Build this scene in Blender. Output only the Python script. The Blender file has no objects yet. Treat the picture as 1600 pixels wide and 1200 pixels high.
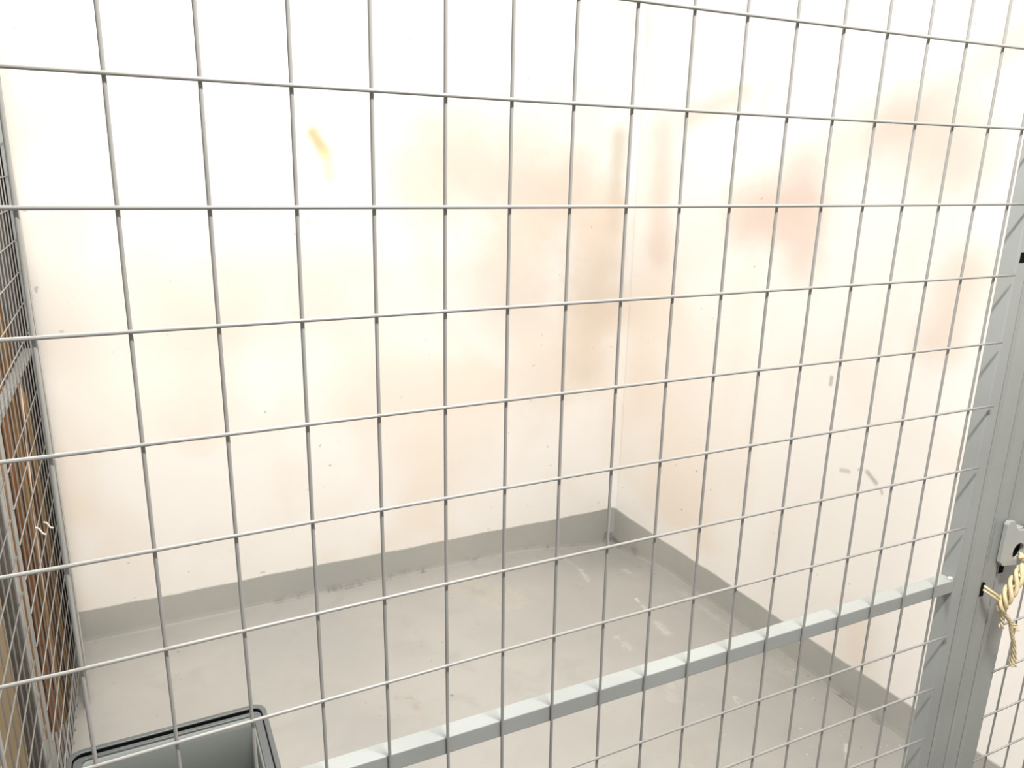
import bpy, bmesh, math, random
from mathutils import Vector, Matrix, Quaternion
random.seed(7)
PI = math.pi
scene = bpy.context.scene
col = scene.collection
EYE = 1.503                                   # height of the camera above the floor

# ------------------------------------------------------------------ camera
cam_d = bpy.data.cameras.new('camera')
cam_d.sensor_fit = 'HORIZONTAL'; cam_d.sensor_width = 36.0
cam_d.lens = 1223.953 / 1600 * 36.0
cam_d.clip_start = 0.02
cam = bpy.data.objects.new('camera', cam_d); col.objects.link(cam)
R_ = Vector((0.9009425778, -0.4334205265, 0.0211924194))
Dn = Vector((-0.0995048712, -0.2538815470, -0.9621033940))
Fw = Vector((0.4223757238, 0.8646911629, -0.2718601491))
rot = Matrix((R_, -Dn, -Fw)).transposed()
cam.matrix_world = Matrix.Translation((0, 0, EYE)) @ rot.to_4x4()
scene.camera = cam

# ------------------------------------------------------------------ light
scene.view_settings.view_transform = 'Standard'
scene.view_settings.look = 'None'
scene.view_settings.gamma = 1.0
scene.view_settings.use_curve_mapping = False
scene.view_settings.exposure = 0.0
world = bpy.data.worlds.new('world'); scene.world = world
world.use_nodes = True
world.node_tree.nodes['Background'].inputs[0].default_value = (1.0, 0.985, 0.965, 1)
world.node_tree.nodes['Background'].inputs[1].default_value = 0.42

def area(name, loc, target, sx, sy, power, colr=(1, 0.972, 0.935)):
    l = bpy.data.lights.new(name, 'AREA'); l.shape = 'RECTANGLE'
    l.size = sx; l.size_y = sy; l.energy = power; l.color = colr
    o = bpy.data.objects.new(name, l); col.objects.link(o)
    o.location = loc
    d = (Vector(target) - Vector(loc)).normalized()
    z = -d
    x = Vector((1, 0, 0)); x = (x - x.dot(z) * z).normalized()
    y = z.cross(x)
    o.rotation_euler = Matrix((x, y, z)).transposed().to_euler()
    return o
area('corridor_tube_lamp', (0.40, 0.0, EYE + 0.88), (0.50, 0.9, EYE - 0.5), 0.45, 0.08, 40)
area('cage_fill_light', (-0.12, 1.25, EYE + 1.15), (0.25, 1.9, EYE - 0.9), 1.2, 0.5, 41)  # unseen fill light, added inside the cage to brighten the walls

# ------------------------------------------------------------------ node materials
def newmat(name, rough=0.5, metal=0.0, spec=0.5):
    m = bpy.data.materials.new(name); m.use_nodes = True
    nt = m.node_tree; b = nt.nodes['Principled BSDF']
    b.inputs['Roughness'].default_value = rough
    b.inputs['Metallic'].default_value = metal
    b.inputs['Specular IOR Level'].default_value = spec
    return m, nt, b

def lin(c):
    return tuple(((v / 255) / 12.92 if v / 255 <= .04045 else ((v / 255 + .055) / 1.055) ** 2.4) for v in c) + (1,)

def nd(nt, t, **kw):
    n = nt.nodes.new(t)
    for k, v in kw.items(): setattr(n, k, v)
    return n

def mathn(nt, op, a, b=None, clamp=False):
    n = nd(nt, 'ShaderNodeMath', operation=op); n.use_clamp = clamp
    for i, v in enumerate((a, b)):
        if v is None: continue
        if isinstance(v, (int, float)): n.inputs[i].default_value = v
        else: nt.links.new(v, n.inputs[i])
    return n.outputs[0]

def mix(nt, fac, a, b):
    n = nd(nt, 'ShaderNodeMix', data_type='RGBA')
    if isinstance(fac, (int, float)): n.inputs[0].default_value = fac
    else: nt.links.new(fac, n.inputs[0])
    for s, v in ((6, a), (7, b)):
        if isinstance(v, tuple): n.inputs[s].default_value = v
        else: nt.links.new(v, n.inputs[s])
    return n.outputs[2]

def coords(nt):
    g = nd(nt, 'ShaderNodeNewGeometry')
    return g.outputs['Position']

def noise(nt, pos, scale, detail=3, rough=.5, stretch=None, dist=0.0):
    if stretch:
        mp = nd(nt, 'ShaderNodeMapping'); mp.inputs['Scale'].default_value = stretch
        nt.links.new(pos, mp.inputs['Vector']); pos = mp.outputs[0]
    n = nd(nt, 'ShaderNodeTexNoise'); n.inputs['Scale'].default_value = scale
    n.inputs['Detail'].default_value = detail; n.inputs['Roughness'].default_value = rough
    n.inputs['Distortion'].default_value = dist
    nt.links.new(pos, n.inputs['Vector'])
    return n.outputs[0]

def ramp(nt, v, lo, hi, a=0.0, b=1.0):
    n = nd(nt, 'ShaderNodeMapRange'); n.clamp = True
    n.interpolation_type = 'SMOOTHSTEP'
    nt.links.new(v, n.inputs[0])
    for i, q in enumerate((lo, hi, a, b)): n.inputs[i + 1].default_value = q
    return n.outputs[0]

def blot(nt, pos, axes, p, q, r, soft=0.5, wob=0.0, wobv=None):
    """soft mask around the segment p-q (2D, in the two world axes), radius r"""
    s = nd(nt, 'ShaderNodeSeparateXYZ'); nt.links.new(pos, s.inputs[0])
    ax, ay = s.outputs[axes[0]], s.outputs[axes[1]]
    dx, dy = q[0] - p[0], q[1] - p[1]
    L2 = dx * dx + dy * dy
    px = mathn(nt, 'SUBTRACT', ax, p[0]); py = mathn(nt, 'SUBTRACT', ay, p[1])
    if L2 > 1e-9:
        t = mathn(nt, 'DIVIDE', mathn(nt, 'ADD', mathn(nt, 'MULTIPLY', px, dx), mathn(nt, 'MULTIPLY', py, dy)), L2, )
        t = mathn(nt, 'MINIMUM', mathn(nt, 'MAXIMUM', t, 0.0), 1.0)
        px = mathn(nt, 'SUBTRACT', px, mathn(nt, 'MULTIPLY', t, dx))
        py = mathn(nt, 'SUBTRACT', py, mathn(nt, 'MULTIPLY', t, dy))
    d = mathn(nt, 'SQRT', mathn(nt, 'ADD', mathn(nt, 'MULTIPLY', px, px), mathn(nt, 'MULTIPLY', py, py)))
    if wob and wobv is not None:
        d = mathn(nt, 'ADD', d, mathn(nt, 'MULTIPLY', mathn(nt, 'SUBTRACT', wobv, 0.5), wob))
    return ramp(nt, d, r * (1 - soft), r * (1 + soft), 1.0, 0.0)

# painted plaster walls -------------------------------------------------
WALL = lin((240, 230, 215))
def wall_mat(name, axes, stains_shade):
    m, nt, b = newmat(name, .42, 0, .5)
    pos = coords(nt)
    n1 = noise(nt, pos, 1.6, 2, .5, dist=.6)
    c = mix(nt, ramp(nt, n1, .45, .68, 0, .9), lin((251, 247, 241)), lin((245, 233, 219)))
    n2 = noise(nt, pos, 4.0, 3, .5, (1, 1, .6))
    c = mix(nt, ramp(nt, n2, .5, .75, 0, .35), c, lin((243, 230, 217)))
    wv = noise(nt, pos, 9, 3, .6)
    for (p, q, r, soft, colr, amt) in stains_shade:
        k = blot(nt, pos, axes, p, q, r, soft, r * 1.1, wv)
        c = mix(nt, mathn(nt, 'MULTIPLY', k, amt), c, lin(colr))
    # scattered small dirt specks
    sp = noise(nt, pos, 38, 1, .4)
    zone = ramp(nt, noise(nt, pos, 2.3, 2), .42, .62)
    c = mix(nt, mathn(nt, 'MULTIPLY', ramp(nt, sp, .775, .80), mathn(nt, 'MULTIPLY', zone, .55)), c, lin((150, 142, 132)))
    nt.links.new(c, b.inputs['Base Color'])
    bp = nd(nt, 'ShaderNodeBump'); bp.inputs['Strength'].default_value = .12; bp.inputs['Distance'].default_value = .01
    nt.links.new(noise(nt, pos, 3.0, 4, .5), bp.inputs['Height'])
    nt.links.new(bp.outputs[0], b.inputs['Normal'])
    return m

E_ = EYE
back_stains_shade = [  # brown and yellow stains, then broad patches that paint in weaker light
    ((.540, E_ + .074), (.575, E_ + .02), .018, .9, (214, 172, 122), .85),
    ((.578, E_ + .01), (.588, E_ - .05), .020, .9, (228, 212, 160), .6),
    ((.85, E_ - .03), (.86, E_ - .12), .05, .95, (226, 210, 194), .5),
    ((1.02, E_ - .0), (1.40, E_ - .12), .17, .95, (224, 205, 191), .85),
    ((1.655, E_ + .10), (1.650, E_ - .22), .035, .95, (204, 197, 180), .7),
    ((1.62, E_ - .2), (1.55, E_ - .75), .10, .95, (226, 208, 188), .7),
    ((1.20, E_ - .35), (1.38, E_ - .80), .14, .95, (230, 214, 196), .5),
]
right_stains_shade = [  # broad soft patches are painted shade; the tiny grey ones are dirt
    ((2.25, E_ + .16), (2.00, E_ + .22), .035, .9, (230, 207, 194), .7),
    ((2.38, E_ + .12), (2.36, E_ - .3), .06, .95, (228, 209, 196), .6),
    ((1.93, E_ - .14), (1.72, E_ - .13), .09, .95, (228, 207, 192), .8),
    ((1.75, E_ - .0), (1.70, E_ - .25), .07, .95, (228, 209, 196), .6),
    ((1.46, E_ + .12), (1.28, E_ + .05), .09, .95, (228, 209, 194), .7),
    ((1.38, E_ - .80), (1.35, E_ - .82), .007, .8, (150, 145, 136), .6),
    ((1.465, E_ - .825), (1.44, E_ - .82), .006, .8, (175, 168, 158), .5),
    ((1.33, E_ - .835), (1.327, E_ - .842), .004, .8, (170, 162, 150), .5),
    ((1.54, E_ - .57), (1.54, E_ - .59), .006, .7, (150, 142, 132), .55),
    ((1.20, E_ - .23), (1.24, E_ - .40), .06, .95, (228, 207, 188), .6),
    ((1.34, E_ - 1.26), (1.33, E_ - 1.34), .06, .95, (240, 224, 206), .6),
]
M = {}
M['wall_back'] = wall_mat('painted plaster back', (0, 2), back_stains_shade)
M['wall_right'] = wall_mat('painted plaster right', (1, 2), right_stains_shade)

def floor_mat():
    m, nt, b = newmat('painted concrete floor', .38, 0, .5)
    pos = coords(nt)
    n1 = noise(nt, pos, 1.7, 4, .55)
    c = mix(nt, ramp(nt, n1, .35, .65), lin((173, 172, 167)), lin((184, 182, 176)))
    n2 = noise(nt, pos, 7, 4, .6, dist=.5)
    c = mix(nt, ramp(nt, n2, .5, .72, 0, .45), c, lin((168, 165, 160)))
    wv = noise(nt, pos, 30, 3, .6)
    streak = noise(nt, pos, 24, 4, .7, (1.6, .8, 1))
    marks = [((.99, 2.39), (1.09, 2.24), .075, .12, (190, 185, 174), .8),
             ((1.44, 2.477), (1.452, 2.33), .008, .8, (206, 203, 196), .7), ((1.452, 2.33), (1.43, 2.234), .009, .8, (206, 203, 196), .7),
             ((1.61, 2.256), (1.613, 2.20), .014, .95, (205, 201, 193), .6),
             ((1.52, 2.05), (1.513, 1.98), .007, .6, (214, 211, 204), .8), ((1.497, 1.89), (1.491, 1.82), .014, .95, (208, 206, 199), .7),
             ((1.325, 1.875), (1.323, 1.81), .013, .95, (205, 201, 193), .6),
             ((1.700, 2.05), (1.708, 1.50), .014, .95, (198, 193, 183), .6),
             ((1.475, 1.475), (1.473, 1.455), .009, .8, (210, 206, 198), .8),
             ((1.36, 1.62), (1.30, 1.55), .02, .9, (196, 192, 183), .5),
             ((.60, 1.86), (.61, 1.82), .012, .9, (168, 148, 132), .6), ((.60, 1.86), (.57, 1.88), .008, .9, (172, 152, 136), .5),
             ((1.692, 1.352), (1.690, 1.345), .004, .5, (110, 105, 98), .8),
             ((1.58, 1.16), (1.62, 1.20), .006, .7, (224, 218, 206), .8),
             ((1.20, 1.30), (1.24, 1.42), .05, .9, (172, 166, 156), .5)]
    for (p, q, r, soft, colr, amt) in marks:
        k = mathn(nt, 'MULTIPLY', blot(nt, pos, (0, 1), p, q, r, soft, r * 1.2, wv), ramp(nt, streak, .38, .58))
        c = mix(nt, mathn(nt, 'MULTIPLY', k, amt), c, lin(colr))
    sp = noise(nt, pos, 55, 1, .4)
    c = mix(nt, mathn(nt, 'MULTIPLY', ramp(nt, sp, .77, .80), .6), c, lin((120, 112, 104)))
    sep = nd(nt, 'ShaderNodeSeparateXYZ'); nt.links.new(pos, sep.inputs[0])
    zone = mathn(nt, 'MULTIPLY', ramp(nt, sep.outputs[0], 1.1, 1.3), ramp(nt, sep.outputs[1], 1.75, 1.4))
    sp2 = noise(nt, pos, 62, 2, .5)
    c = mix(nt, mathn(nt, 'MULTIPLY', ramp(nt, sp2, .70, .74), mathn(nt, 'MULTIPLY', zone, .7)), c, lin((224, 217, 204)))
    nt.links.new(c, b.inputs['Base Color'])
    return m
M['floor'] = floor_mat()

def band_mat():
    m, nt, b = newmat('grey painted wall base band', .45)
    pos = coords(nt)
    c = mix(nt, ramp(nt, noise(nt, pos, 2.5, 3), .35, .65), lin((172, 171, 165)), lin((181, 179, 172)))
    s = nd(nt, 'ShaderNodeSeparateXYZ'); nt.links.new(pos, s.inputs[0])
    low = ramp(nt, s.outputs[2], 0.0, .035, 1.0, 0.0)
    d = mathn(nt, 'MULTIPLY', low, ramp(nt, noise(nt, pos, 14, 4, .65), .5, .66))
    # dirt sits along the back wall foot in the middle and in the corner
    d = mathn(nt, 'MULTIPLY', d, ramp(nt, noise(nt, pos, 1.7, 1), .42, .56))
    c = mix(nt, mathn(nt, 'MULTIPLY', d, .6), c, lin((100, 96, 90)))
    nt.links.new(c, b.inputs['Base Color'])
    return m
M['band'] = band_mat()

def paint(name, rgb, rough=.42, spec=.5, var=.12, scale=12):
    m, nt, b = newmat(name, rough, 0, spec)
    pos = coords(nt)
    a = lin(rgb); k = tuple(v * (1 - var) for v in a[:3]) + (1,)
    nt.links.new(mix(nt, ramp(nt, noise(nt, pos, scale, 3), .35, .7), a, k), b.inputs['Base Color'])
    return m
M['wire'] = paint('grey lacquered wire', (142, 141, 137), .34, .6, .08, 20)
M['tube'] = paint('grey lacquered steel tube', (146, 149, 146), .36, .5, .1, 9)
M['plate'] = paint('grey lacquered steel plate', (166, 168, 164), .33, .5, .08, 14)
M['strip'] = paint('beige painted strip', (206, 202, 192), .5, .4, .1, 12)
M['black'] = paint('hollow shade black', (8, 8, 8), .9, .1, 0)  # black colour painted in for the shade inside holes and slots
M['bin'] = paint('dark grey plastic', (122, 126, 122), .38, .5, .08, 8)
M['bin_in'] = paint('grey plastic inside', (152, 157, 152), .5, .4, .05, 5)
M['groove_shade'] = paint('groove shade black', (9, 9, 11), .5, .4, .1, 8)  # plastic blackened to paint the shade inside the rim groove
M['bin_rim'] = paint('mid grey plastic rim', (104, 109, 109), .35, .5, .08, 8)
M['twine'] = paint('sisal twine', (224, 206, 166), .8, .2, .2, 90)
M['tie'] = paint('cream cord end', (225, 214, 196), .6, .3, .1, 60)
M['backing'] = paint('dark grey sheet metal', (112, 107, 101), .5, .4, .25, 30)
M['cardboard'] = paint('beige cardboard', (188, 164, 130), .8, .2, .15, 6)
M['bag'] = paint('black plastic sack', (34, 33, 34), .4, .5, .3, 10)
M['pole'] = paint('pale wooden pole', (214, 178, 150), .6, .3, .12, 20)
def wood(name, a, b_):
    m, nt, b = newmat(name, .6, 0, .3)
    pos = coords(nt)
    n = noise(nt, pos, 30, 4, .6, (1, 1, .05), 1.0)
    c = mix(nt, ramp(nt, n, .35, .65), lin(a), lin(b_))
    k = noise(nt, pos, 9, 2, .5)
    c = mix(nt, ramp(nt, k, .68, .73, 0, .7), c, lin((70, 36, 18)))
    nt.links.new(c, b.inputs['Base Color'])
    return m
M['wood_orange'] = wood('orange brown wood', (160, 108, 66), (124, 80, 46))
M['wood_tan'] = wood('tan wood', (196, 158, 116), (168, 124, 82))
M['wood_dark'] = wood('dark brown wood', (110, 78, 46), (76, 50, 30))
M['wood_ochre'] = wood('ochre wood', (158, 118, 62), (124, 88, 42))
M['wood_grey'] = wood('weathered grey wood', (136, 122, 106), (104, 94, 84))

# ------------------------------------------------------------------ mesh helpers
def obj(name, bm, mat, parent=None, smooth=False, loc=None):
    me = bpy.data.meshes.new(name)
    bmesh.ops.recalc_face_normals(bm, faces=bm.faces)
    bm.to_mesh(me); bm.free()
    me.materials.append(mat)
    if smooth:
        for p in me.polygons: p.use_smooth = True
    o = bpy.data.objects.new(name, me); col.objects.link(o)
    if parent:
        o.parent = parent
        o.matrix_parent_inverse = Matrix.Identity(4)
        o.location = -parent.location          # mesh data is written in world coordinates
    return o

def thing(name, label, cat, loc, group=None):
    o = bpy.data.objects.new(name, None); col.objects.link(o)
    o.location = loc; o.empty_display_size = .05
    o['label'] = label; o['category'] = cat
    if group: o['group'] = group
    return o

def tag(o, label, cat, group=None):
    o['label'] = label; o['category'] = cat
    if group: o['group'] = group
    return o

def struct(o):
    o['kind'] = 'structure'; return o

def box(bm, lo, hi, bev=0.0, seg=2):
    r = bmesh.ops.create_cube(bm, size=1)
    vs = r['verts']
    for v in vs:
        v.co = Vector([lo[i] + (hi[i] - lo[i]) * (v.co[i] + .5) for i in range(3)])
    if bev:
        es = list({e for v in vs for e in v.link_edges})
        bmesh.ops.bevel(bm, geom=es, offset=bev, segments=seg, affect='EDGES', profile=.5)
    return bm

def tube_path(bm, pts, r, n=10, cap=True, rs=None):
    pts = [Vector(p) for p in pts]
    rings = []
    up = None
    for i, p in enumerate(pts):
        if i == 0: t = pts[1] - pts[0]
        elif i == len(pts) - 1: t = pts[-1] - pts[-2]
        else: t = (pts[i + 1] - pts[i]).normalized() + (pts[i] - pts[i - 1]).normalized()
        t.normalize()
        if up is None:
            up = Vector((0, 0, 1)) if abs(t.z) < .9 else Vector((1, 0, 0))
        a = t.cross(up).normalized(); up = a.cross(t).normalized()
        rr = rs[i] if rs else r
        rings.append([bm.verts.new(p + rr * (math.cos(2 * PI * k / n) * a + math.sin(2 * PI * k / n) * up)) for k in range(n)])
    for A, B in zip(rings, rings[1:]):
        for k in range(n):
            bm.faces.new((A[k], A[(k + 1) % n], B[(k + 1) % n], B[k]))
    if cap:
        bm.faces.new(rings[0]); bm.faces.new(rings[-1])
    return bm

def smooth_pts(ctrl, n=8):
    """Catmull-Rom through the control points"""
    P = [Vector(c) for c in ctrl]; P = [2 * P[0] - P[1]] + P + [2 * P[-1] - P[-2]]
    out = []
    for i in range(1, len(P) - 2):
        for k in range(n):
            t = k / n
            a, b, c, d = P[i - 1], P[i], P[i + 1], P[i + 2]
            out.append(.5 * (2 * b + (c - a) * t + (2 * a - 5 * b + 4 * c - d) * t * t + (3 * b - a - 3 * c + d) * t ** 3))
    out.append(P[-2])
    return out

# ------------------------------------------------------------------ room
BACK = 2.54
def xr(y): return 1.732 + (BACK - y) * .033          # the right wall runs slightly out of square
H = 2.75
def dip(x, y):
    s = lambda v: max(0, min(1, v)) ** 2 * (3 - 2 * max(0, min(1, v)))
    return -.05 * s((x - 1.25) / .45) * s((y - 2.15) / .35)
bm = bmesh.new()
nx, ny = 66, 68
vs = [[None] * (ny + 1) for _ in range(nx + 1)]
for i in range(nx + 1):
    for k in range(ny + 1):
        x = -1.4 + 3.35 * i / nx; y = -.7 + 3.3 * k / ny
        vs[i][k] = bm.verts.new((x, y, dip(x, y)))
for i in range(nx):
    for k in range(ny):
        bm.faces.new((vs[i][k], vs[i + 1][k], vs[i + 1][k + 1], vs[i][k + 1]))
fl = obj('floor', bm, M['floor'], smooth=True); struct(fl)
if fl.data.polygons[0].normal.z < 0: fl.data.flip_normals()
so = fl.modifiers.new('solid', 'SOLIDIFY'); so.thickness = .1; so.offset = -1

def wall_prism(name, poly, z0, z1, mat):
    bm = bmesh.new()
    lo = [bm.verts.new((x, y, z0)) for x, y in poly]; hi = [bm.verts.new((x, y, z1)) for x, y in poly]
    n = len(poly)
    for k in range(n): bm.faces.new((lo[k], lo[(k + 1) % n], hi[(k + 1) % n], hi[k]))
    bm.faces.new(lo); bm.faces.new(hi)
    return struct(obj(name, bm, mat))
rf = .022                                            # rounded plaster corner, part of the back wall
arc = []
cx, cy = xr(BACK) - rf, BACK - rf
for k in range(9):
    a = PI / 2 * (1 - k / 8)
    arc.append((cx + rf * math.cos(a), cy + rf * math.sin(a)))
back = wall_prism('wall_back', [(-1.4, BACK)] + arc + [(xr(BACK), BACK + .12), (-1.4, BACK + .12)], -.08, H, M['wall_back'])
right = wall_prism('wall_right', [(xr(BACK - rf), BACK - rf), (xr(-.7), -.7), (xr(-.7) + .12, -.7), (xr(BACK) + .12, BACK + .12), (xr(BACK), BACK + .12)], -.08, H, M['wall_right'])

def band(name, pts, normal_in, n, top=.114):
    """grey painted base band: 3 mm proud, wavy top edge, coved foot"""
    bm = bmesh.new()
    rows_ = []
    tot = 0
    V = [Vector(p) for p in pts]
    cum = [0.0]
    for a, b in zip(V, V[1:]): cum.append(cum[-1] + (b - a).length)
    for k in range(n + 1):
        d = cum[-1] * k / n; i = 0
        while i < len(V) - 2 and cum[i + 1] < d: i += 1
        p = V[i].lerp(V[i + 1], (d - cum[i]) / (cum[i + 1] - cum[i])); nn = Vector(normal_in(p))
        q_ = p.x + p.y; wv = .0016 * math.sin(q_ * 9) + .0010 * math.sin(q_ * 31 + 1) + random.uniform(-.0006, .0006)
        zt = top + wv
        z0 = dip(p.x, p.y) - .01
        prof = [(0.0, zt), (.003, zt - .002), (.0035, z0 + .03), (.005, z0 + .018), (.008, z0 + .012), (.012, z0)]
        rows_.append([bm.verts.new((p.x + nn.x * o, p.y + nn.y * o, z)) for o, z in prof] + [bm.verts.new((p.x, p.y, z0))])
    for A, B in zip(rows_, rows_[1:]):
        m_ = len(A)
        for k in range(m_): bm.faces.new((A[k], A[(k + 1) % m_], B[(k + 1) % m_], B[k]))
    bm.faces.new(rows_[0]); bm.faces.new(rows_[-1])
    return struct(obj(name, bm, M['band']))
def arc_n(p):
    if p.x > cx: return Vector((cx - p.x, cy - p.y, 0)).normalized()
    return (0, -1, 0)
band('baseboard_back', [(-1.4, BACK, 0)] + [(x, y, 0) for x, y in arc], arc_n, 420)
band('baseboard_right', [(xr(BACK - rf), BACK - rf, 0), (xr(-.6), -.6, 0)], lambda p: (-1, 0, 0), 160)

# ------------------------------------------------------------------ front mesh panel
D = .51057
WR = .00135
ROW = {1: (0.11242, 0.00014), 2: (0.04108, -8e-05), 3: (-0.03028, -0.00012), 4: (-0.10181, -0.00021), 5: (-0.17282, -0.00045), 6: (-0.24413, -0.0002), 7: (-0.31598, 0.0005), 8: (-0.38941, 0.00121), 10: (-0.53393, 0.00338), 11: (-0.60616, 0.00547), 12: (-0.67539, 0.00188)}
COL = {0: (-0.00489, -0.00112), 1: (0.04564, -0.00218), 2: (0.09669, -0.00183), 3: (0.14668, -0.00228), 4: (0.1965, -0.00234), 5: (0.24593, -0.00334), 6: (0.29449, -0.00313), 7: (0.34403, -0.00338), 8: (0.39358, -0.00297), 9: (0.44353, -0.00268), 10: (0.49401, -0.00229), 11: (0.54344, -0.00089), 12: (0.59388, -0.00059), 13: (0.64503, -0.00049), 14: (0.69506, 0.00011), 15: (0.7464, 0.00017), 16: (0.7985, -0.00067)}
for j in range(-6, 1): ROW[j] = (.11242 + .0716 * (1 - j), 0.0)
for j in range(13, 22): ROW[j] = (-.67539 - .0716 * (j - 12), .0015)
for i in range(-5, 0): COL[i] = (-.00489 + .0501 * i, -.001)
panel = thing('mesh_panel', 'large grey welded wire mesh panel filling the front, with a square crossbar', 'mesh panel', (.3, D, .10))
TOPZ, BOTZ = .62, -1.40
XL, XR = -.2455, .8350
ends = {4: .8323, 5: .8330, 6: .8400, 7: .8355, 8: .8333, 10: .842, 11: .8328, 12: .8329}
for j in sorted(ROW):
    if j == 9: continue
    z0, tl = ROW[j]
    if z0 < BOTZ + .03: continue
    pts = []
    w = max(-1.3, min(1.15, (z0 + .35) / .35))
    q = -.00322 + .00421 * (-w if False else w)
    xe = ends.get(j, .838)
    sc = (D - 2 * WR) / D
    for k in range(25):
        x = XL + .004 + (xe - XL - .004) * k / 24
        u = (x - .4) / .4; u_ = max(-1.15, u)
        z = z0 + tl * u_ + q * u_ * u_ + .00004 * u_ ** 3
        pts.append((x * sc, D - 2 * WR, EYE + z * sc))
    b_ = bmesh.new(); tube_path(b_, pts, WR, 10)
    obj('horizontal_wire', b_, M['wire'], panel, True)
for i in sorted(COL):
    x0, tl = COL[i]
    pts = []
    u = max(-1.2, (x0 - .4) / .4)
    for k in range(33):
        z = BOTZ + .006 + (TOPZ - BOTZ - .012) * k / 32
        w = max(-1.1, min(1.25, (z + .35) / .35))
        x = x0 + tl * w + (.001804 - .000347 * u) * w * w + .00002 * w ** 3
        pts.append((x, D, EYE + z))
    b_ = bmesh.new(); tube_path(b_, pts, WR, 10)
    obj('vertical_wire', b_, M['wire'], panel, True)
FY = D + WR                                         # front face of the frame tubes
T = .0185
def rbox(name, lo, hi, mat, parent=None, bev=.0015):
    bm = bmesh.new(); box(bm, lo, hi, bev, 3)
    return obj(name, bm, mat, parent)
rbox('side_post', (XR, FY, EYE + BOTZ), (XR + T, FY + T, EYE + TOPZ), M['tube'], panel)
rbox('side_post', (XL, FY, EYE + BOTZ), (XL + T, FY + T, EYE + TOPZ), M['tube'], panel)
rbox('top_rail', (XL + T, FY, EYE + TOPZ - T), (XR, FY + T, EYE + TOPZ), M['tube'], panel)
rbox('bottom_rail', (XL + T, FY, EYE + BOTZ), (XR, FY + T, EYE + BOTZ + T), M['tube'], panel)
bar = rbox('crossbar', (XL + T, FY, EYE - .4775), (XR - .0005, FY + .0165, EYE - .4610), M['tube'], panel, .001)
for x in (XL + .001, XR + .001):
    rbox('foot', (x, FY + .001, 0.0), (x + T - .002, FY + T - .001, EYE + BOTZ), M['tube'], panel)
# welding beads where the upright wires cross the crossbar and where the wires meet the post
def row_z(j, x):
    z0, tl = ROW[j]; w = max(-1.3, min(1.15, (z0 + .35) / .35)); q = -.00322 - .00421 * w
    u = max(-1.15, (x - .4) / .4)
    return z0 + tl * u + q * u * u
def bead(x, y, z, sx, sy, sz):
    bm = bmesh.new(); r_ = bmesh.ops.create_icosphere(bm, subdivisions=2, radius=1)
    for v in r_['verts']: v.co = Vector((v.co.x * sx + x, v.co.y * sy + y, v.co.z * sz + z))
    obj('weld_bead', bm, M['plate'], panel, True)
for i in sorted(COL): bead(COL[i][0] + .0012, D, EYE - .4768, .0012, .0009, .0014)
bead(XR - .003, FY + .004, EYE - .4605, .004, .0036, .0028)
# black block painting the dark of a slot in the post, upper right
bm = bmesh.new(); box(bm, (XR + .0035, FY - .0004, EYE - .090), (XR + .013, FY + .002, EYE - .079), .0003, 1)
obj('slot', bm, M['black'], panel)

# ------------------------------------------------------------------ lock post and door
lp = thing('lock_post', 'narrow double grey steel post between mesh panel and door frame', 'post', (.87, D, 0))
def profile(name, poly, z0, z1, parent):
    bm = bmesh.new()
    lo = [bm.verts.new((x, y, z0)) for x, y in poly]; hi = [bm.verts.new((x, y, z1)) for x, y in poly]
    n = len(poly)
    for k in range(n): bm.faces.new((lo[k], lo[(k + 1) % n], hi[(k + 1) % n], hi[k]))
    bm.faces.new(lo); bm.faces.new(hi)
    o = obj(name, bm, M['tube'], parent)
    b = o.modifiers.new('bev', 'BEVEL'); b.width = .0009; b.segments = 2; b.limit_method = 'ANGLE'; b.angle_limit = math.radians(50)
    return o
profile('front_tube', [(.8575, .5135), (.8720, .5185), (.8977, .5185), (.8977, .5360), (.8575, .5360)], 0, EYE + TOPZ, lp)  # left face slanted to turn darker; slant added for the shading
profile('rear_tube', [(.9015, .5198), (.9150, .5245), (.9358, .5245), (.9358, .5420), (.9015, .5420)], 0, EYE + TOPZ, lp)  # same added slant, darkens the left of this tube
profile('gap_light_block', [(.8540, .5290), (.8573, .5290), (.8573, .5300), (.8540, .5300)], 0, EYE + TOPZ, lp)  # added behind the gap to keep light out, so it stays dark
profile('gap_light_block', [(.8979, .5340), (.9013, .5340), (.9013, .5350), (.8979, .5350)], 0, EYE + TOPZ, lp)  # added light block behind the second gap
DY = .5325
door = thing('mesh_door', 'grey wire mesh door right of the post, its lock tied with twine', 'door', (1.3, DY, .02))
dsx = (DY) / D
SL, SR = .9400, .9510 * dsx
profile('stile', [(SL, .5258), (.9600, DY), (SR, DY), (SR, DY + .020), (SL, DY + .020)], .02, EYE + TOPZ, door)  # left face slanted here too, shaped to shade darker
rbox('stile', (1.68, DY, .02), (1.70, DY + .020, EYE + TOPZ), M['tube'], door, .0022)
rbox('top_rail', (SR, DY, EYE + TOPZ - .02), (1.68, DY + .02, EYE + TOPZ), M['tube'], door)
rbox('bottom_rail', (SR, DY, .02), (1.68, DY + .02, .04), M['tube'], door)
DW = DY + .003
def SC(x, z, y, y0=.505):
    k_ = y / y0
    return x * k_, EYE + z * k_
for k in range(-8, 17):
    z = -.6970 * DW / .52 - .0725 * k if k else -.6970 * DW / .52
    if z < -1.45 or z > TOPZ - .03: continue
    b_ = bmesh.new(); tube_path(b_, [(SR - .004, DW - .0027, EYE + z - .0004), (1.30, DW - .0027, EYE + z + .0006), (1.69, DW - .0027, EYE + z)], WR, 10)
    obj('horizontal_wire', b_, M['wire'], door, True)
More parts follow.
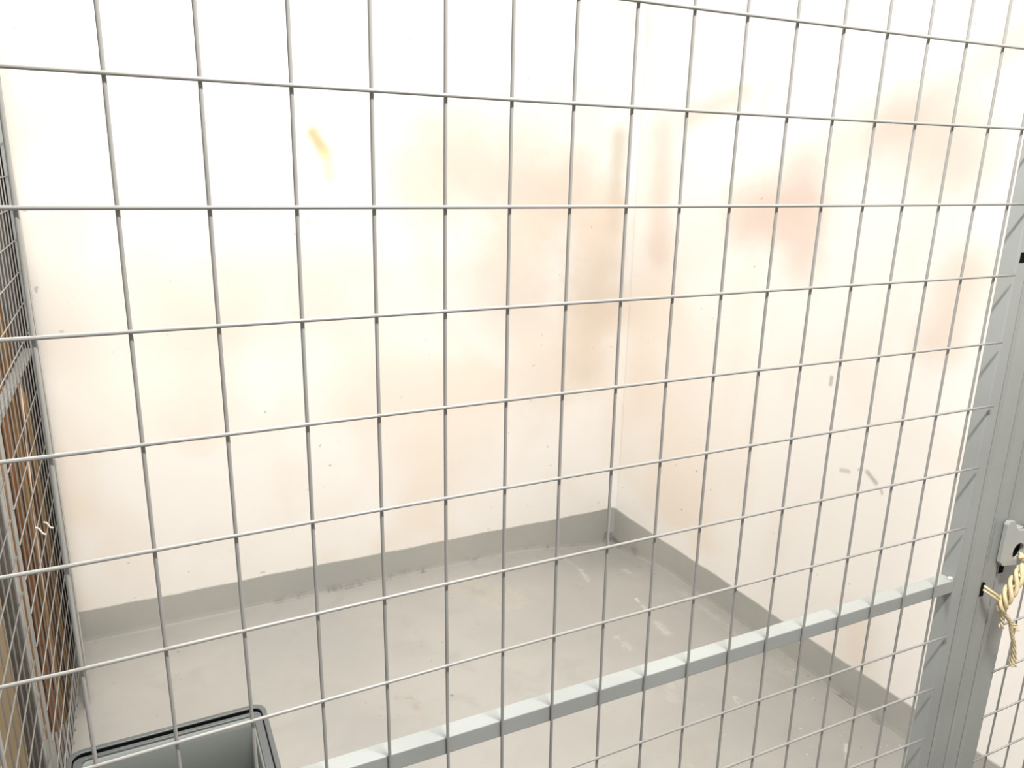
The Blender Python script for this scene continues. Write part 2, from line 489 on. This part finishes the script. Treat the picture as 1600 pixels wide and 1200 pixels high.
for k in range(14):
    x = (.9940 + .0490 * k) * DW / .52
    b_ = bmesh.new(); tube_path(b_, [(x + .001, DW, .035), (x, DW, EYE - .6), (x + .001, DW, EYE + TOPZ - .01)], WR, 10)
    obj('vertical_wire', b_, M['wire'], door, True)

# lock plate with the keyhole
lock = None
bm = bmesh.new()
py = DY - .0145
prof = [SC(x, z, py) for x, z in ((.9050, -.4500), (.9050, -.4010), (.9075, -.3970), (.9180, -.3985), (.9245, -.4075), (.9300, -.4120), (.9950, -.4260), (.9950, -.4750), (.9560, -.4640), (.9110, -.4560))]
hx, hz = SC(.9368, -.4415, py)
hole = [(hx + .0108 * math.cos(2 * PI * k / 32), hz + .0108 * math.sin(2 * PI * k / 32)) for k in range(32)]
rings = {}
for tag_, ring in (('o', prof), ('h', hole)):
    for yy in (0, 1): rings[tag_, yy] = [bm.verts.new((x, py + .0056 * yy, z)) for x, z in ring]
for yy in (0, 1):
    es = []
    for t_ in 'oh':
        L = rings[t_, yy]; es += [bm.edges.new((L[k], L[(k + 1) % len(L)])) for k in range(len(L))]
    bmesh.ops.triangle_fill(bm, use_beauty=True, use_dissolve=False, edges=es)
for t_ in 'oh':
    A, B = rings[t_, 0], rings[t_, 1]
    for k in range(len(A)): bm.faces.new((A[k], A[(k + 1) % len(A)], B[(k + 1) % len(A)], B[k]))
lock = obj('lock_plate', bm, M['plate'], door)
bv = lock.modifiers.new('bev', 'BEVEL'); bv.width = .0007; bv.segments = 2; bv.limit_method = 'ANGLE'; bv.angle_limit = math.radians(60)
rbox('plate_spacer', (.9640, py + .0075, EYE - .462), (.9750, DY + .001, EYE - .425), M['plate'], door)
def disc(name, c, rx, rz, parent, th=.0012):
    bm = bmesh.new()
    r_ = bmesh.ops.create_cone(bm, cap_ends=True, segments=28, radius1=1, radius2=1, depth=1)
    for v in r_['verts']:
        v.co = Vector((c[0] + v.co.x * rx, c[1] + v.co.z * th, c[2] + v.co.y * rz))
    return obj(name, bm, M['black'], parent)
HOLE = Vector((hx, py, hz))
HOLE.y = py + .0063
disc('keyhole', HOLE, .0125, .0125, door, .001)  # black disc painting the dark behind the plate's hole
bm = bmesh.new(); box(bm, (.9440, .5266, EYE - .4850), (.9535, .5310, EYE - .4620), .0003, 1)
obj('latch_slot', bm, M['black'], door)
bm = bmesh.new(); box(bm, (.9020, .5190, EYE - .5035), (.9085, .5240, EYE - .4855), .0003, 1)
obj('twine_slot', bm, M['black'], lp)

# twine ------------------------------------------------------------------
tw = thing('twine', 'frayed cream sisal twine knotted through the door lock hole', 'twine', (.915, .5, EYE - .5))
def strands(name, path, n, spread, r, turns, flare=None):
    P = smooth_pts(path, 12); N = len(P)
    bm = bmesh.new()
    for s in range(n):
        pts = []
        for k, p in enumerate(P):
            t = (P[min(k + 1, N - 1)] - P[max(k - 1, 0)]).normalized()
            a = t.cross(Vector((0, 1, 0))).normalized(); b = a.cross(t)
            f = k / (N - 1)
            env = spread * (flare(f) if flare else 1)
            ang = 2 * PI * (s / n + turns * f)
            pts.append(p + env * (math.cos(ang) * a + math.sin(ang) * b))
        tube_path(bm, pts, r, 7)
    return obj(name, bm, M['twine'], tw, True)
fy = .4985
strands('lock_loop', [(.9340, .5020, EYE - .4440), (.9390, .4960, EYE - .4450), (.9450, .4905, EYE - .4470), (.9440, .4895, EYE - .4520), (.936, .490, EYE - .4555), (.924, .491, EYE - .466)], 3, .0028, .0026, 1.6, lambda f: .8 + .25 * math.sin(3 * f))
strands('knot_body', [(.940, .494, EYE - .4535), (.930, .493, EYE - .460), (.918, .491, EYE - .471), (.908, .490, EYE - .484), (.903, .491, EYE - .497), (.9035, .493, EYE - .508)], 4, .0044, .0026, 1.5, lambda f: .55 + .75 * math.sin(PI * min(1, f * .9 + .05)))
strands('side_loop', [(.904, .494, EYE - .4965), (.896, .494, EYE - .4890), (.886, .497, EYE - .4810), (.8785, .5060, EYE - .4735)], 1, .0005, .0017, 1)
strands('side_loop', [(.904, .494, EYE - .4985), (.896, .494, EYE - .4935), (.886, .497, EYE - .4860), (.8785, .5060, EYE - .4785)], 1, .0005, .0017, 1)
strands('tail', [(.9035, .493, EYE - .504), (.906, .492, EYE - .516), (.9095, .491, EYE - .526), (.9080, .491, EYE - .532)], 3, .0010, .0009, 1.2, lambda f: 1 + 2.4 * f * f)
strands('tail', [(.906, .493, EYE - .504), (.9150, .492, EYE - .517), (.926, .492, EYE - .528), (.934, .491, EYE - .536), (.942, .491, EYE - .543)], 4, .0014, .0011, 1.5, lambda f: 1 + 1.9 * f ** 3)
strands('tail', [(.915, .492, EYE - .516), (.926, .491, EYE - .530), (.9345, .491, EYE - .548), (.944, .491, EYE - .565), (.950, .491, EYE - .585), (.9525, .491, EYE - .600)], 5, .0013, .0011, 2.2, lambda f: 1 + 2.2 * f ** 4)
for k in range(16):
    b0 = Vector(random.choice([(.905, .489, EYE - .49), (.918, .488, EYE - .472), (.904, .489, EYE - .503), (.951, .489, EYE - .595), (.941, .489, EYE - .542)]))
    b0 += Vector((random.uniform(-.005, .005), 0, random.uniform(-.008, .008)))
    d = Vector((random.uniform(-1, 1), random.uniform(-.5, .2), random.uniform(-1, .3))) * random.uniform(.003, .008)
    bm = bmesh.new(); tube_path(bm, [b0, b0 + d * .5 + Vector((0, 0, .0008)), b0 + d], .00022, 4)
    obj('loose_fibre', bm, M['twine'], tw)

for ch in tw.children: ch.location = Vector(ch.location) + Vector((.028, .015, -.015))

# ------------------------------------------------------------------ side partition
PX = -.240
side = thing('mesh_partition', 'grey wire mesh side partition running back along the left edge', 'mesh panel', (PX, 1.4, .1))
def side_z(k): return EYE - .054 - .072 * k
YA, YB, YC = .535, 1.503, 2.190
ZB = EYE - 1.385
bm = bmesh.new()
for (a, b) in ((YA + .01, 1.525), (1.575, YC)):
    k = -9
    while side_z(k) > ZB + .01:
        if not (k == 6):
            tube_path(bm, [(PX + .0014, a, side_z(k)), (PX + .0014, b + .004, side_z(k))], WR, 8)
        k += 1
obj('horizontal_wires', bm, M['wire'], side, True)
bm = bmesh.new()
y = YA + .045
while y < YC - .01:
    if not (1.50 < y < 1.60):
        tube_path(bm, [(PX - .0013, y, ZB + .004), (PX - .0013, y, EYE + TOPZ - .01)], WR, 8)
    y += .0501
obj('vertical_wires', bm, M['wire'], side, True)
def ss(name, y0, y1, z0, z1, x0=PX - .0195, x1=PX - .0028, bev=.001, mat='tube'):
    return rbox(name, (x0, y0, z0), (x1, y1, z1), M[mat], side, bev)
ss('frame_post', 1.500, 1.527, ZB, EYE + TOPZ, PX - .0048)
ss('frame_post', 1.574, 1.606, ZB, EYE + TOPZ, PX - .0048)
ss('joint_strip', 1.541, 1.554, ZB, EYE + TOPZ, PX - .0058, PX - .0045)
ss('frame_post', YA, YA + T, ZB, EYE + TOPZ)
ss('frame_post', YC, YC + T, ZB, EYE + TOPZ, PX - .0035, PX + .0105)
ss('crossbar', YA + T, 1.500, EYE - .4775, EYE - .461)
ss('crossbar', 1.606, YC, EYE - .4775, EYE - .461)
ss('bottom_rail', YA + T, 1.500, ZB, ZB + .014)
ss('bottom_rail', 1.606, YC, ZB, ZB + .014)
ss('top_rail', YA + T, YC, EYE + TOPZ - T, EYE + TOPZ)
ss('foot', 1.510, 1.530, 0, ZB, PX - .0048)
ss('foot', YC + .002, YC + .016, 0, ZB, PX - .0010, PX + .009)
# wall strip that closes the gap between the last post and the back wall
bm = bmesh.new()
pl = [(PX + .0110, YC + T + .0005), (PX + .0145, YC + T + .0005), (-.2595, BACK - .0245), (-.2635, BACK - .0245)]
lo = [bm.verts.new((x, y_, .03)) for x, y_ in pl]; hi = [bm.verts.new((x, y_, EYE + TOPZ)) for x, y_ in pl]
bm.faces.new(lo); bm.faces.new(hi)
for k in range(4): bm.faces.new((lo[k], lo[(k + 1) % 4], hi[(k + 1) % 4], hi[k]))
obj('wall_strip', bm, M['strip'], side)

# ------------------------------------------------------------------ neighbour's stored things
def plank(x0, x1, y0, y1, z1, mat, name, label, cat, group=None, lean=0.0):
    bm = bmesh.new(); box(bm, (x0, y0, 0.0), (x1, y1, z1), .002, 2)
    for v in bm.verts: v.co.y += lean * v.co.z; v.co.x -= .0 * v.co.z
    o = obj(name, bm, M[mat])
    o.data.transform(Matrix.Translation((-x0, -y0, 0))); o.location = (x0, y0, 0)
    return tag(o, label, cat, group)
loc_ = thing('backing', 'added plain dark grey locker behind the boards, past the far mesh post', 'backing', (-.7, 2.38, 0))  # invented dark backing that closes the view behind the boards
rbox('body', (-.98, 2.32, 0.0), (-.272, 2.50, 2.0), M['backing'], loc_)
for k, (a, b) in enumerate(((-.97, -.63), (-.62, -.282))):
    rbox('backing_sheet', (a, 2.312, .05), (b, 2.3195, 1.96), M['backing'], loc_)
G = 'boards standing behind the side partition'
bd = [(-.2745, -.2640, 2.180, 2.200, .93, 'wood_ochre', 'short ochre board nearest the far mesh post'),
      (-.2865, -.2755, 2.165, 2.185, 1.12, 'wood_dark', 'dark brown board beside the short ochre one behind the mesh'),
      (-.3010, -.2875, 2.150, 2.172, 1.39, 'wood_ochre', 'tall ochre board right of the orange brown board'),
      (-.3190, -.3020, 2.120, 2.140, 1.41, 'wood_orange', 'tall orange brown board at the middle of the board row'),
      (-.3330, -.3200, 2.100, 2.120, 1.38, 'wood_tan', 'tan board just left of the tall orange brown board'),
      (-.3520, -.3345, 2.085, 2.104, 1.36, 'wood_orange', 'reddish orange board left of the tall tan board'),
      (-.3680, -.3535, 2.070, 2.090, .95, 'wood_tan', 'short pale tan board low beside the double mesh post'),
      (-.3900, -.3690, 2.050, 2.070, 1.37, 'wood_orange', 'reddish board left of the short pale tan board'),
      (-.4300, -.3910, 2.040, 2.060, 1.34, 'wood_dark', 'dark brown board at the left end of the row')]
for (a, b, c, d, h, mt, lab) in bd:
    plank(a, b, c, d, h, mt, 'wooden_board', lab, 'board', G)
# slanting pole and two cord ends hung on the mesh
bm = bmesh.new()
tube_path(bm, [(-.262, 2.10, EYE - .48), (-.262, 1.98, EYE - .80), (-.262, 1.93, EYE - 1.05), (-.262, 1.86, EYE - 1.40)], .0022, 8)
o = obj('bamboo_cane', bm, M['pole'], smooth=True); tag(o, 'thin pinkish beige cane slanting down behind the side mesh', 'cane')
for n_, (ya, za, yb, zb) in enumerate(((1.930, -.672, 1.968, -.752), (2.035, -.690, 2.055, -.752))):
    pass
for lab, p, q in (('bent cream cord end poking through the side mesh, the lower left one', (60.5, 826), (72, 835)),
                  ('bent cream cord end poking through the side mesh, the upper right one', (73, 817.5), (83.5, 825))):
    def at(px, py, X):
        d = R_ * ((px - 800) / 1223.953) + Dn * ((py - 600) / 1223.953) + Fw
        return Vector((0, 0, EYE)) + d * (X / d.x)
    a, b = at(*p, -.2335), at(*q, -.2215)
    m_ = (a + b) / 2 - Vector((0, 0, .004))
    bm = bmesh.new(); tube_path(bm, smooth_pts([a + Vector((-.006, 0, .004)), a, m_, b], 5), .0021, 8)
    o = obj('cord_end', bm, M['tie'], smooth=True)
    tag(o, lab, 'cord')
# things left of the double post
bm = bmesh.new(); box(bm, (-.62, 1.760, 0), (-.318, 1.775, .80), .002, 2)
o = obj('cardboard_sheet', bm, M['cardboard']); tag(o, 'beige cardboard sheet leaning at the lower left edge behind the mesh', 'cardboard')
bm = bmesh.new(); box(bm, (-.60, 1.90, 0), (-.335, 1.99, .98), .03, 4)
for v in bm.verts:
    v.co.x += .008 * math.sin(v.co.z * 9 + 1); v.co.y += .01 * math.sin(v.co.z * 13)
o = obj('rubbish_sack', bm, M['bag'], smooth=True); tag(o, 'black plastic sack behind the beige cardboard at the left edge', 'sack')
bm = bmesh.new(); box(bm, (-.333, 1.84, 0), (-.300, 1.862, .93), .002, 2)
o = obj('grey_panel', bm, M['backing']); tag(o, 'narrow grey panel standing right of the black sack, behind the double post', 'panel')

# ------------------------------------------------------------------ storage bin
RZ = .275                                            # rim height
def loop(x0, x1, y0, y1, r, z, n=6):
    out = []
    for (cx_, cy_, a0) in ((x1 - r, y1 - r, 0), (x0 + r, y1 - r, 90), (x0 + r, y0 + r, 180), (x1 - r, y0 + r, 270)):
        for k in range(n + 1):
            a = math.radians(a0 + 90 * k / n); out.append((cx_ + r * math.cos(a), cy_ + r * math.sin(a), z))
    return out
bx0, bx1, by0, by1 = -.2275, .1780, 1.08, 1.652
bn = thing('storage_bin', 'dark grey plastic storage bin on the floor at the bottom left', 'storage bin', ((bx0 + bx1) / 2, (by0 + by1) / 2, 0))
def shell(loops, closed_bottom=True, close_ring=False):
    bm = bmesh.new(); R2 = []
    for L in loops: R2.append([bm.verts.new(p) for p in L])
    n = len(R2[0])
    pairs = list(zip(R2, R2[1:])) + ([(R2[-1], R2[0])] if close_ring else [])
    for A, B in pairs:
        for k in range(n): bm.faces.new((A[k], A[(k + 1) % n], B[(k + 1) % n], B[k]))
    if not close_ring:
        bm.faces.new(R2[0]); bm.faces.new(R2[-1])
    return bm
def L2_(ix, iy, z, r=.03):
    return loop(bx0 + ix, bx1 - ix, by0 + iy, by1 - iy, max(.006, r - iy * .6), z)
def L_(ins, z, r=.03): return loop(bx0 + ins, bx1 - ins, by0 + ins, by1 - ins, max(.006, r - ins * .6), z)
obj('outer_shell', shell([L_(.030, .001), L_(.016, RZ - .05), L_(.016, RZ - .012), L_(.0180, RZ - .026), L_(.036, .006)], True), M['bin'], bn, True)
GI, GO = (.0105, .012), (.0125, .0225)
obj('rim', shell([L_(.000, RZ - .024), L_(.000, RZ - .001), L_(.0015, RZ), L2_(.009, .0105, RZ), L2_(GI[0], GI[1], RZ - .001), L2_(GI[0], GI[1], RZ - .024)], close_ring=True), M['bin_rim'], bn)
obj('rim_groove', shell([L2_(GI[0] + .0001, GI[1] + .0001, RZ - .030), L2_(GI[0] + .0001, GI[1] + .0001, RZ - .020), L2_(GO[0], GO[1], RZ - .020), L2_(GO[0], GO[1], RZ - .030)], close_ring=True), M['groove_shade'], bn)
obj('groove_shade_lining', shell([L2_(GI[0] + .0001, GI[1] + .0001, RZ - .020), L2_(GI[0] + .0001, GI[1] + .0001, RZ - .003), L2_(GI[0] + .0007, GI[1] + .0007, RZ - .003), L2_(GI[0] + .0007, GI[1] + .0007, RZ - .020)], close_ring=True), M['groove_shade'], bn)  # thin black skin added to make the groove look shaded
a, b = GO[0] + .0001, GO[1] + .0001
obj('inner_rim', shell([L2_(a, b, RZ - .022), L2_(a, b, RZ - .004), L2_(a + .001, b + .001, RZ - .003), L2_(a + .016, b + .009, RZ - .003), L2_(a + .017, b + .010, RZ - .004), L2_(a + .017, b + .010, RZ - .022)], close_ring=True), M['bin_rim'], bn)
obj('inner_wall', shell([L2_(a + .0171, b + .0101, RZ - .008), L2_(a + .0171, b + .0101, RZ - .03), L_(.050, .012), L_(.053, .012), L2_(a + .020, b + .0135, RZ - .03), L2_(a + .020, b + .0135, RZ - .008)], close_ring=True), M['bin_in'], bn, True)
bm = bmesh.new(); box(bm, (bx0 + .051, by0 + .051, .006), (bx1 - .051, by1 - .051, .012), .001, 1)
obj('bin_floor', bm, M['bin_in'], bn)
